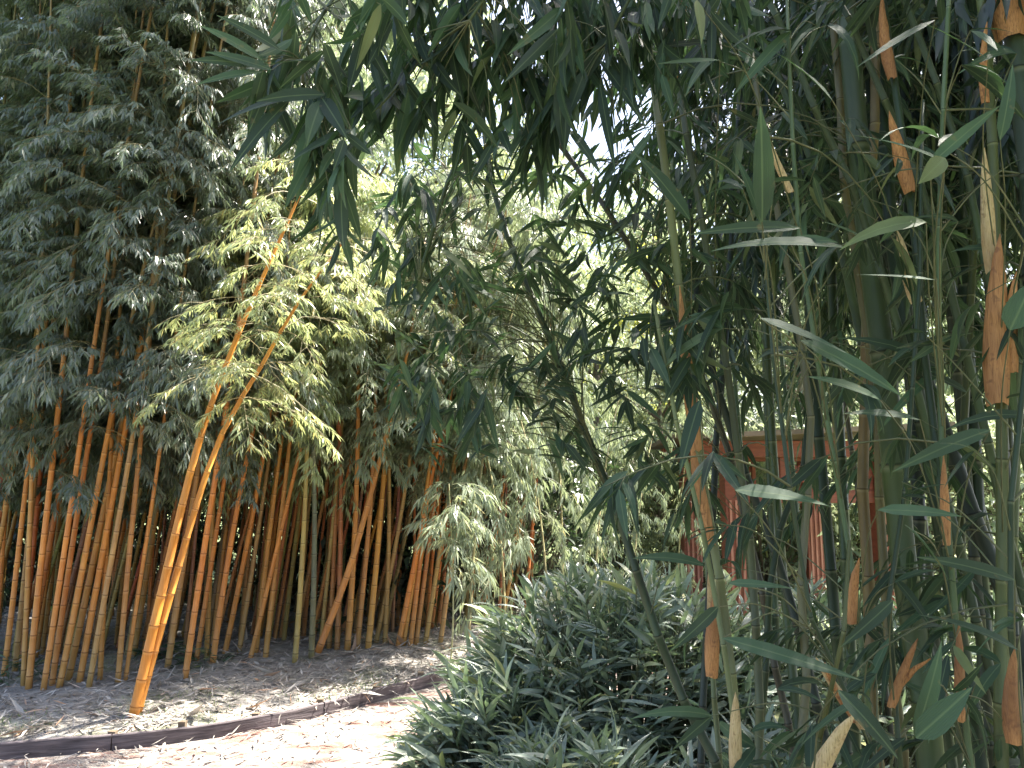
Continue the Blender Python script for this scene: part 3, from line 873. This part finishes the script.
# ================================================================== BROAD-LEAVED DWARF BAMBOO SHRUBS
def sasa(cx, cy, rx, ry, h, ntip, label, L=.2, W=.027, lowcut=.0):
    base = np.array([cx, cy, 0.0])
    r = thing('dwarf_bamboo_shrub', label, 'shrub', base, 'broad-leaved dwarf bamboo shrubs')
    gf = Geo(); gs = Geo()
    for _ in range(ntip):
        a = U(0, 6.28); e = math.asin(rng.random() ** .8)
        sh = rng.uniform(.72, 1.04)
        dome = np.array([math.cos(a) * math.cos(e), math.sin(a) * math.cos(e), math.sin(e)])
        tip = base + dome * np.array([rx, ry, h]) * sh
        tip[2] = max(tip[2], .06)
        gr = base + np.array([dome[0] * rx, dome[1] * ry, 0]) * sh * .55
        mid = gr * .35 + tip * .65 + np.array([0, 0, .08])
        gs.tube(catmull([gr, mid, tip], 3), np.linspace(.004, .0022, 7), 4, 0, False)
        out = unit(dome * np.array([1, 1, 1.0]) + np.array([0, 0, .35]) + rng.normal(0, .28, 3))
        fan(gf, tip, out, int(rng.integers(5, 9)), L * U(.8, 1.15), W, droop=.12 + .25 * (1 - dome[2]), spread=.8, curl=.8)
    gf.flush(True)
    obj('stem', gs.mesh('stem', [M['twig']], origin=base), r)
    obj('foliage', gf.mesh('foliage', [M['leaf_sasa']], origin=base), r)
c = P(640, 700, 3.9)
sasa(.62, 4.3, 1.1, .8, 1.1, 1000, 'large mound of dwarf bamboo with broad glossy leaves in the middle')
sasa(.02, 4.0, .62, .6, .64, 420, 'low sunlit dwarf bamboo spilling over the path at the left of the mound')
sasa(.27, 3.35, .5, .45, .5, 260, 'nearest low dwarf bamboo with drooping leaves at the bottom of the mound')
sasa(1.75, 4.6, .9, .8, .95, 380, 'dwarf bamboo mound behind the thick green canes at the right')
sasa(2.8, 5.2, .9, .8, .9, 300, 'dwarf bamboo mound below the pavilion at the right')
sasa(1.1, 3.3, .6, .5, .55, 220, 'dark low dwarf bamboo at the feet of the near stems')

# ================================================================== RIGHT GROVE behind the near stems (dark, dense)
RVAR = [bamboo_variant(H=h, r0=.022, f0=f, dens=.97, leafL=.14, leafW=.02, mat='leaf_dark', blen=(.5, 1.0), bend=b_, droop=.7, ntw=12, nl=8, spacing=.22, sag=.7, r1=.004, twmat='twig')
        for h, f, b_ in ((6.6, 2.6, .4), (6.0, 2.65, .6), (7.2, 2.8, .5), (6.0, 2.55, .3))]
RP = [(1.2, 2.9), (1.25, 3.4), (1.55, 2.6), (1.75, 3.2), (2.05, 2.7), (2.3, 3.3), (2.6, 2.8), (1.35, 4.1), (1.9, 4.0), (2.5, 4.1), (3.1, 3.5), (3.3, 2.6), (2.9, 4.6), (3.7, 4.3), (2.4, 2.1), (2.9, 1.9), (3.6, 1.8), (1.9, 1.4), (2.5, 1.2), (3.2, 1.0), (1.7, .8), (2.3, .4), (3.0, .2), (3.9, 3.1), (2.2, 2.4), (2.75, 2.45), (2.6, 3.55), (3.3, 3.0), (2.1, 1.9), (3.4, 2.2), (1.9, 5.0), (2.6, 5.2), (3.3, 5.1), (4.0, 5.3), (4.6, 4.6), (3.0, 5.9), (4.2, 6.2), (1.45, 4.7), (1.5, -.6), (2.3, -.9), (3.2, -.6), (.9, -2.0), (1.8, -2.1), (2.8, -2.2), (3.9, .6), (4.1, -1.2), (2.05, .95), (2.65, 1.55), (3.3, 1.4), (1.75, 1.95), (2.3, 2.0)]  # entries behind and beside the camera are added unseen, to block sky and sun
for i, (x, y) in enumerate(RP):
    hid = y < 1.6
    place_bamboo(RVAR[i % 4], (x, y, -.02), (x + U(-.12, .05), y + U(-.05, .05), 1.0), U(.7, 1.05), (0.035 * U(.8, 1.4), 0.05 * U(.8, 1.3), 0.022),
                 'dark green bamboo cane with dense leaves in the shaded right grove', 'dark canes of the right grove', zs=U(.95, 1.08))
# ================================================================== NEAR STEMS (right foreground)
DG, OG, PG, TANC, DK = (0.02, 0.036, 0.014), (0.07, 0.08, 0.026), (0.12, 0.14, 0.06), (0.36, 0.25, 0.12), (0.02, 0.028, 0.018)
PLANTS = []
class Near:
    """one cane: a path through space down to the soil, its sheaths, twigs and leaves"""
    def __init__(s, label, pts, d, w0, w1, col, group='near canes at the right', spacing=.2, k=12, ground=True, zig=.003):
        ds = np.linspace(d[0], d[1], len(pts)) if isinstance(d, tuple) else np.full(len(pts), d)
        q = [P(x, y, dd) for (x, y), dd in zip(pts, ds)]          # lowest first
        if ground and q[0][2] > 0.02:
            dr = unit(q[0] - q[1]); dr = unit(dr + np.array([0, 0, -.6]))
            t = q[0][2] / -dr[2]
            q = [q[0] + dr * t] + q
        s.base = q[0].copy(); s.base[2] = max(q[0][2], 0) if ground else q[0][2]
        s.path = catmull(q, 8)
        s.d = d
        s.root = thing('bamboo', label, 'bamboo', s.base, group)
        g = Geo()
        dm = ds.mean()
        s.r0 = w0 / FPX * ds[0] / 2; s.r1 = w1 / FPX * ds[-1] / 2
        s.nodes, s.ns, s.L = culm_geo(g, s.path, s.r0, s.r1, spacing, k, 0, zig)
        obj('culm', g.mesh('culm', [M['culm']], origin=s.base), s.root, col)
        s.gf = Geo(); s.ds = ds
        PLANTS.append(s)
    def near_pt(s, p):
        i = int(np.argmin(np.linalg.norm(s.path - p, axis=1)))
        return s.path[i]
    def twig_to(s, p, sag=.12, rad=.0022, rise=.25):
        c = s.path - p
        # join lower down the cane than the leaf: branches rise and then bend over
        dist = np.linalg.norm(c + np.array([0, 0, 1]) * rise * 1.0, axis=1)
        a = s.path[int(np.argmin(dist))]
        l = np.linalg.norm(p - a)
        m = (a + p) / 2 + np.array([0, 0, 1]) * l * sag + rng.normal(0, .02, 3) * l
        pts = catmull([a, m, p], 6)
        s.gf.tube(pts, np.linspace(rad * .75, rad * .35, len(pts)), 5, 1, False)
        return unit(pts[-1] - pts[-2])
    def sheath(s, tip, bas, wpx, mat='sheath', open_=.78):
        """papery sheath wrapped round the cane: wide at its foot, pointed at its tip"""
        d = float(np.interp(0.5, [0, 1], [s.ds[0], s.ds[-1]]))
        B = P(*bas, d); T = P(*tip, d)
        i = int(np.argmin(np.linalg.norm(s.path - (B + T) / 2, axis=1)))
        dy = s.path[i][1]
        B, T = P(*bas, dy - .02), P(*tip, dy - .035)
        L = np.linalg.norm(T - B); ax = (T - B) / L
        vw = np.array([0, -1.0, 0]); sd_ = unit(np.cross(ax, vw)); fr = np.cross(sd_, ax)
        if fr[1] > 0: fr = -fr
        w = wpx / FPX * dy
        g = Geo(); rows = 9; cols = 7
        V, ac = [], []
        cu = U(-.5, .5)
        for a in range(rows):
            t = a / (rows - 1)
            wd = w * (0.86 + .3 * math.sin(min(1, t * 2.2) * math.pi * .6)) * (1 - t ** 2.6) ** .8 * .92 + .0008
            for b_ in range(cols):
                u = b_ / (cols - 1) * 2 - 1
                th = u * math.pi * open_
                rad = wd / 2 / max(.6, math.sin(min(math.pi / 2, math.pi * open_)))
                o = sd_ * math.sin(th) * rad + fr * (math.cos(th) - .55) * rad * (1 - .3 * t)
                o = o + fr * .02 * t * t * (1 + cu) + rng.normal(0, .0005, 3)
                V.append(B + ax * L * (t if a else t + rng.uniform(-.015, .015)) + o + sd_ * cu * .02 * t * t)
                ac.append((u + 1) / 2)
        b0 = g.verts(V, across=ac)
        q = [[a * cols + c, a * cols + c + 1, (a + 1) * cols + c + 1, (a + 1) * cols + c] for a in range(rows - 1) for c in range(cols - 1)]
        g.quads(b0 + np.array(q))
        obj('sheath', g.mesh('sheath', [M[mat]], origin=s.base), s.root)
    def leaf(s, a, b, wpx, tone=.75, nd=None, curl=.35, dd=None, twig=True, face=.6):
        """single broad blade from pixel a (its foot) to pixel b (its tip)"""
        dy = (s.ds.mean() if nd is None else nd)
        if dd is None: dd = -.3 * math.hypot(b[0] - a[0], b[1] - a[1]) / FPX * dy
        A, B = P(*a, dy), P(*b, dy + dd)
        if twig: s.twig_to(A)
        L = np.linalg.norm(B - A)
        dr = unit(B - A)
        nr = UP * (1 - face) + np.array([0, -1, 0]) * face + rng.normal(0, .15, 3)
        s.gf.add_leaf(A, dr + UP * curl * .25, nr, L * 1.03, wpx / FPX * dy, curl, tone)
        s.gf.flush(True, fold=.12)
    def cluster(s, px, py, d, n, L, W, dirv=(0, 0, -1), spread=.7, droop=.5, twig=True, rise=.25):
        p = P(px, py, d)
        if twig: s.twig_to(p, rise=rise)
        fan(s.gf, p, np.array(dirv, float) + rng.normal(0, .25, 3), n, L, W, droop, spread, None, .6)
    def branches(s, zlo, zhi, prob, blen, ntw, nl, L, W, droop=.7, side=None, sag=.8):
        az = U(0, 6.28)
        for q in s.nodes:
            if not (zlo < q[2] < zhi): continue
            az += math.pi + U(-.7, .7)
            for bb in range(2):
                if rng.random() > prob: continue
                aa = az + bb * .9
                el = U(.1, .9)
                d = np.array([math.cos(aa) * math.cos(el), math.sin(aa) * math.cos(el), math.sin(el)])
                if d[1] < -.35: d[1] *= -.6
                branch(s.gf, q, d, U(*blen), ntw, nl, L, W, droop, .0025, sag, k=5, twl=.35)
    def done(s):
        s.gf.flush(True)
        if s.gf.V: obj('foliage', s.gf.mesh('foliage', [M['leaf_near'], M['twig']], origin=s.base), s.root)

# slanting dark cane in the middle
A = Near('long thin dark cane slanting across the middle above the broad-leaved shrub', [(728, 800), (690, 716), (645, 600), (605, 480), (572, 395), (530, 290), (500, 215), (486, 150), (478, 70)], (2.3, 2.2), 11, 5, (0.03, 0.045, 0.022))
B_ = Near('second thin dark cane slanting left high in the middle beside the sky gap', [(745, 520), (700, 372), (640, 262), (592, 190), (556, 138), (520, 60), (490, -40)], (2.4, 2.2), 8, 5, (0.05, 0.045, 0.03))
C_ = Near('tall pale green cane with orange sheaths left of the pavilion', [(740, 790), (728, 640), (716, 560), (700, 450), (688, 350), (676, 250), (664, 150), (650, 60), (636, -40), (622, -120)], (1.9, 1.8), 10, 8, (0.13, 0.14, 0.065))
C_.sheath((676, 288), (698, 450), 13)
C_.sheath((690, 440), (711, 545), 13)
C_.sheath((712, 590), (713, 678), 14)
C_.sheath((706, 560), (716, 640), 9, 'sheath_pale')
D1 = Near('thickest dark green cane standing in front of the pavilion', [(935, 800), (918, 640), (902, 540), (890, 430), (876, 300), (862, 180), (850, 60), (838, -60)], (1.95, 1.95), 27, 20, (0.045, 0.065, 0.022), spacing=.27)
D2 = Near('dark cane immediately right of the thickest cane', [(985, 800), (960, 640), (944, 540), (925, 440), (905, 330), (890, 210), (880, 90), (868, -60)], (2.15, 2.15), 17, 12, DG, spacing=.25)
D3 = Near('dark cane slanting left behind the thickest cane at the right', [(1045, 760), (1012, 620), (975, 520), (948, 440), (925, 380), (890, 250), (850, 120), (810, -60)], (2.3, 2.4), 18, 11, DK, spacing=.25)
D4 = Near('brownish cane pair left of the thickest cane, left one', [(880, 800), (873, 680), (868, 560), (864, 470), (866, 380), (868, 250), (874, 120), (880, -60)], (2.1, 2.1), 12, 9, (0.17, 0.12, 0.05))
D5 = Near('brownish cane close against the left side of the thickest cane', [(905, 800), (893, 680), (884, 560), (878, 470), (872, 370), (850, 220), (838, 90), (826, -60)], (2.05, 2.05), 10, 7, (0.13, 0.11, 0.045))
E1 = Near('slim dark cane with two orange sheaths high at the right', [(975, 800), (955, 640), (940, 480), (926, 380), (919, 300), (911, 220), (904, 150), (893, 70), (876, -40)], (1.65, 1.65), 9, 7, DG)
E1.sheath((873, 0), (894, 78), 12); E1.sheath((891, 112), (912, 192), 15); E1.sheath((899, 230), (918, 302), 14, 'sheath_pale')
E2 = Near('green stem carrying three stacked sheaths near the right edge', [(1003, 800), (1002, 640), (1003, 480), (1002, 380), (996, 250), (990, 120), (981, 20), (974, -60)], (1.5, 1.5), 14, 9, (0.075, 0.09, 0.03))
E2.sheath((997, 236), (1001, 405), 25); E2.sheath((977, 28), (987, 102), 9); E2.sheath((984, 150), (994, 272), 14, 'sheath_pale'); E2.sheath((1006, 272), (1014, 372), 13)
E3 = Near('thick dark cane at the top right corner under a broad orange sheath', [(1060, 800), (1052, 600), (1046, 420), (1040, 300), (1026, 150), (1014, 30), (1004, -70)], (1.5, 1.5), 22, 20, (0.03, 0.045, 0.025))
E3.sheath((1002, -60), (1016, 36), 34)
F1 = Near('thin stem with one upright orange sheath low in front of the pavilion', [(878, 800), (868, 720), (858, 640), (852, 560), (838, 480), (822, 400), (806, 310), (795, 200), (790, 90), (786, -40)], (1.5, 1.5), 7, 4, (0.06, 0.09, 0.035), k=8)
F1.sheath((852, 555), (853, 624), 10)
F1.sheath((758, 128), (792, 192), 7, 'sheath_pale')
F2 = Near('thin stem with an orange sheath low at the right, beside a bright leaf', [(975, 800), (965, 735), (958, 650), (950, 560), (946, 470), (940, 380), (938, 250), (945, 120), (950, -40)], (1.45, 1.45), 7, 5, (0.06, 0.09, 0.035), k=8)
F2.sheath((960, 620), (962, 722), 10); F2.sheath((943, 455), (948, 545), 9)
F3 = Near('thin stem with a forked pair of orange sheaths low at the right', [(905, 800), (898, 740), (893, 690), (890, 600), (905, 500), (912, 400), (920, 250), (925, 100)], (1.5, 1.5), 6, 4, DG, k=8)
F3.sheath((914, 636), (892, 708), 9); F3.sheath((923, 652), (898, 690), 6)
F4 = Near('short stem at the bottom with a broad pale yellow sheath', [(812, 800), (820, 760), (832, 700), (846, 620), (850, 540)], (1.3, 1.3), 8, 4, OG, k=8)
F4.sheath((842, 704), (816, 790), 17, 'sheath_pale')
F5 = Near('thin stem carrying a long dried split sheath above the bottom edge', [(884, 800), (864, 735), (848, 690), (820, 640), (800, 560), (790, 470), (776, 380), (765, 280), (763, 120)], (1.35, 1.35), 6, 4, DG, k=8)
F5.sheath((810, 654), (864, 728), 9, 'sheath_pale'); F5.sheath((812, 660), (856, 722), 6)
F6 = Near('thin stem with a small pale sheath at the bottom left of the near canes', [(742, 800), (738, 740), (722, 640), (708, 560), (690, 480), (672, 400), (655, 300)], (1.7, 1.7), 8, 4, PG, k=8)
F6.sheath((738, 690), (736, 775), 12, 'sheath_pale')
F7 = Near('stem at the right edge with an orange sheath near the bottom corner', [(1030, 800), (1020, 740), (1012, 660), (1010, 560), (1016, 450), (1024, 330), (1030, 200)], (1.25, 1.25), 8, 5, DG, k=8)
F7.sheath((1008, 645), (1016, 745), 16)
F8 = Near('thin stem beside the pavilion with a pale patch low on it', [(800, 800), (806, 700), (800, 610), (806, 520), (812, 440), (800, 330), (775, 200), (752, 60), (740, -60)], (1.9, 1.9), 10, 5, (0.13, 0.125, 0.07), k=8)
F8.sheath((683, -30), (674, 86), 9) if False else None
F9 = Near('slim cane with an orange sheath above the sky gap', [(760, 800), (755, 600), (735, 420), (712, 280), (690, 160), (676, 80), (680, -20), (684, -80)], (2.05, 2.0), 9, 6, (0.07, 0.08, 0.04))
F9.sheath((684, -20), (674, 84), 10)
F10 = Near('dark cane slanting right behind the pavilion post', [(838, 800), (800, 640), (770, 540), (748, 480), (722, 400), (700, 320), (690, 200)], (2.3, 2.3), 11, 6, DK)
F11 = Near('thin dark stem crossing the frieze of the pavilion', [(760, 800), (762, 700), (775, 560), (806, 460), (808, 380), (790, 280), (800, 100), (830, -60)], (2.2, 2.2), 7, 5, DG)
# more upright stems filling the thicket
for i, (x0, x1, d, w_, c) in enumerate([(700, 740, 2.5, 8, DK), (850, 800, 2.6, 12, DG), (925, 905, 2.7, 14, DK), (960, 985, 2.4, 9, OG), (990, 950, 2.6, 15, DG), (1020, 970, 2.1, 12, DK), (1000, 1030, 1.9, 8, PG), (720, 668, 2.6, 6, PG), (940, 870, 2.5, 8, DK)]):
    xm = (x0 + x1) / 2 + U(-12, 12)
    n_ = Near('slim dark cane in the thicket behind the near sheathed stems', [(x0, 780), (xm, 400), (x1, 100), (x1 + (x1 - x0) * .3, -100)], d, w_, w_ * .7, c, group='plain canes in the right thicket', k=8)
    n_.branches(2.3 if (i % 3 or x0 < 760) else 1.2, 4, .75, (.3, .7), 4, 6, .13, .019)

# hand-placed broad leaves near the lens
F5.leaf((762, 222), (764, 108), 25, .6, 1.0, .1)
F5.leaf((762, 226), (740, 150), 12, .7, 1.02)
F1.leaf((800, 228), (700, 232), 14, .6, 1.1, .4)
F5.leaf((846, 248), (722, 238), 15, .7, 1.05, .5)
F1.leaf((790, 242), (840, 240), 12, .8, 1.05, .5)
F1.leaf((760, 318), (850, 352), 13, .7, 1.0, .2)
F1.leaf((800, 340), (905, 392), 18, .8, 1.0, .3)
F2.leaf((945, 162), (856, 128), 11, .8, 1.0, .3)
F2.leaf((930, 165), (1000, 104), 15, .8, 1.0, .2)
F2.leaf((945, 158), (922, 182), 20, .97, .98, .2)
F2.leaf((926, 222), (855, 242), 16, .95, 1.0, 1.1)
F2.leaf((936, 280), (858, 273), 7, .9, 1.02, .1)
F2.leaf((880, 400), (815, 372), 14, .8, 1.0)
F2.leaf((920, 420), (850, 408), 10, .6, 1.1)
E2.leaf((1000, 140), (1020, 60), 14, .7, 1.1)
E2.leaf((1010, 330), (1036, 280), 28, .8, .95, .3)
F5.leaf((735, 490), (835, 506), 19, .85, 1.05, .45)
F1.leaf((878, 510), (966, 517), 13, .85, 1.1, .4)
F2.leaf((905, 525), (955, 575), 15, .7, 1.1, .4)
F5.leaf((728, 583), (795, 590), 10, .85, 1.1, .4)
F5.leaf((722, 638), (860, 682), 15, .75, 1.1, .2)
F2.leaf((916, 738), (974, 692), 24, .7, .9, .25)
F2.leaf((915, 736), (950, 650), 16, .75, .95, .3)
F4.leaf((720, 560), (640, 555), 12, .7, 1.4, .5) if False else None
A.leaf((706, 566), (638, 552), 13, .7, 1.5, .5)
C_.leaf((690, 220), (640, 150), 17, .6, 1.4, .3)
F1.leaf((697, 0), (703, 42), 15, .97, 1.1, .1)
F9.leaf((720, 60), (660, 62), 6, .9, 1.2, .1)
E1.leaf((832, 100), (780, 45), 13, .6, 1.2, .3)
E1.leaf((935, 20), (862, 60), 9, .6, 1.2, .2)
E2.leaf((988, 60), (930, 20), 8, .6, 1.2, .2)
F2.leaf((990, 430), (905, 470), 16, .7, 1.2, .4)
F7.leaf((1015, 580), (930, 560), 14, .6, 1.15, .4)
F7.leaf((1018, 650), (930, 610), 18, .5, 1.15, .4)
F1.leaf((860, 700), (800, 740), 12, .7, 1.1, .4)
F4.leaf((838, 690), (900, 760), 18, .4, 1.0, .4)
F3.leaf((893, 600), (850, 650), 14, .5, 1.3, .4)
F6.leaf((700, 400), (680, 470), 16, .4, 1.5, .4)
# random broad leaves over the right side
rp = [F1, F2, F3, F5, F7, F8, F11, E1, E2]
for i in range(75):
    px, py = U(700, 1030), U(-20, 775)
    if px < 900 and 395 < py < 520: py -= 150
    nd = U(1.15, 1.75)
    p = P(px, py, nd)
    pl_ = min(rp, key=lambda q: np.linalg.norm(q.near_pt(p) - p))
    s_ = 1 if rng.random() < .5 else -1
    l = U(34, 84)
    pl_.twig_to(p, rise=.12)
    for k_ in range(int(rng.integers(1, 4))):
        e = (px + s_ * l * U(.3, 1), py + l * U(-.4, .7))
        pl_.leaf((px, py), e, l * U(.11, .17), rng.random() * .94, nd, U(.1, 1.3), U(-.15, .15), False, U(.1, .8))
# leafy side branches of the named canes
for pl_, zl, zh, pr_, L_ in ((C_, 1.95, 3.4, .8, .13), (D1, 2.4, 4, .9, .14), (D2, 2.4, 4, .9, .14), (D3, 2.3, 4, .9, .14), (D4, 2.4, 4, .8, .14), (E1, 2.0, 3.4, .6, .14), (E3, 1.2, 3.4, .9, .14), (F9, 1.6, 3.6, .9, .13), (F10, 2.1, 3.3, .8, .12), (F11, 2.4, 3.4, .8, .13), (F8, 2.3, 3.2, .7, .13), (F7, .7, 2.4, .5, .13), (F2, .4, 3, .35, .13), (F3, .4, 1.35, .5, .12), (F5, .4, 2.3, .35, .12)):
    pl_.branches(zl, zh, pr_, (.25, .6), 3, 5, L_, .019)

# ---- canes arching over the top of the picture, hung with long dark leaves
ARCH = []
for lab, pts, d in (('cane arching over the top left, hung with long dark drooping leaves', [(900, 330), (820, 120), (730, -60), (600, -150), (470, -130), (380, -60), (330, 0), (300, 60)], (1.9, 1.35)),
                    ('cane arching over the top middle, hung with long dark drooping leaves', [(960, 330), (880, 90), (800, -60), (700, -130), (600, -110), (520, -50), (470, 20)], (1.8, 1.4)),
                    ('cane arching above the open sky gap, hung with dark leaves', [(1000, 330), (930, 60), (850, -80), (760, -130), (690, -90), (640, -20), (610, 40)], (1.75, 1.5)),
                    ('fine cane arching over the middle with small side sprays', [(860, 330), (790, 100), (720, -30), (640, -70), (560, -10), (500, 80), (450, 180), (420, 280)], (2.2, 1.9))):
    ARCH.append(Near(lab, pts, d, 12, 4, (0.05, 0.07, 0.03), group='canes arching overhead', k=8))
def hang(pl_, cs, d, n, L, W):
    for x, y in cs:
        for _ in range(n):
            pl_.cluster(x + U(-16, 16), y + U(-16, 16), d + U(-.08, .12), int(rng.integers(5, 8)), L * U(.8, 1.1), W, (U(-.5, .2), U(-.3, .3), -1), .75, .35, True, -.12)
hang(ARCH[0], [(300, 20), (285, 55), (255, 85), (275, 115), (310, 95), (335, 120), (345, 160), (330, 90), (365, 60), (390, 10), (350, 30), (325, 150), (335, 175), (350, 100), (300, 140)], 1.35, 2, .13, .023)
hang(ARCH[0], [(338, 205), (345, 235), (320, 232)], 1.4, 1, .10, .016)
for (a, b, w_) in (((262, 60), (200, 22), 9), ((258, 66), (190, 58), 9), ((262, 72), (196, 80), 7), ((300, 95), (217, 118), 12), ((290, 100), (228, 165), 13), ((325, 95), (258, 98), 12), ((322, 100), (306, 140), 15), ((322, 98), (342, 134), 14), ((352, 130), (285, 160), 14), ((272, 70), (205, 50), 8), ((280, 50), (216, 12), 8), ((335, 62), (262, 60), 9)):
    ARCH[0].leaf(a, b, w_ + 3, rng.random() * .9, 1.3, .35, -.05, True, .7)
hang(ARCH[1], [(420, -10), (450, 15), (480, 5), (500, 40), (530, 15), (470, 55), (555, 35), (440, 60), (520, 70), (410, 40), (495, 85), (540, 95), (400, 90), (430, 120), (480, 130), (520, 140), (565, 100), (380, 120), (600, 20), (460, -20), (520, -20)], 1.5, 3, .15, .025)
hang(ARCH[2], [(585, 10), (610, 30), (640, 10), (575, 60), (600, 75), (660, 30), (630, 60), (560, 5), (690, 10), (720, 30), (700, 60), (540, 120), (750, 10), (670, 70)], 1.55, 3, .14, .022)
for (a, b, w_) in (((572, 20), (560, 110), 20), ((585, 70), (568, 120), 14), ((600, 60), (645, 120), 12), ((600, 85), (612, 165), 11), ((650, 135), (625, 168), 9), ((618, 165), (640, 175), 6), ((570, 130), (600, 170), 12)):
    ARCH[2].leaf(a, b, w_, rng.random() * .8, 1.5, .25, -.05, True, .7)
# medium leaves across the middle, borne by the two slanting canes and the fine arching cane
mids_ = []
for _ in range(230):
    x, y = U(385, 700), U(120, 470)
    if 565 < x < 660 and 130 < y < 205: continue
    if x < 430 and y > 380: continue
    mids_.append((x, y))
for x, y in mids_:
    pl_ = A if (x < 600 and y > 230) else (ARCH[3] if x < 540 else B_)
    pl_.cluster(x, y, U(1.85, 2.35), int(rng.integers(3, 7)), U(.085, .13), .0175, (U(-.8, .8), U(-.3, .3), U(-.7, .3)), .8, .45, True, .2)
hang(A, [(430, 395), (455, 405), (480, 425), (410, 400)], 1.8, 2, .12, .019)
hang(B_, [(690, 350), (665, 345), (705, 330), (680, 380)], 1.7, 2, .14, .023)
hang(ARCH[3], [(440, 330), (420, 250), (400, 290), (460, 290), (385, 250), (480, 180), (400, 180), (370, 150)], 2.0, 2, .11, .018)
for pl_ in PLANTS: pl_.done()
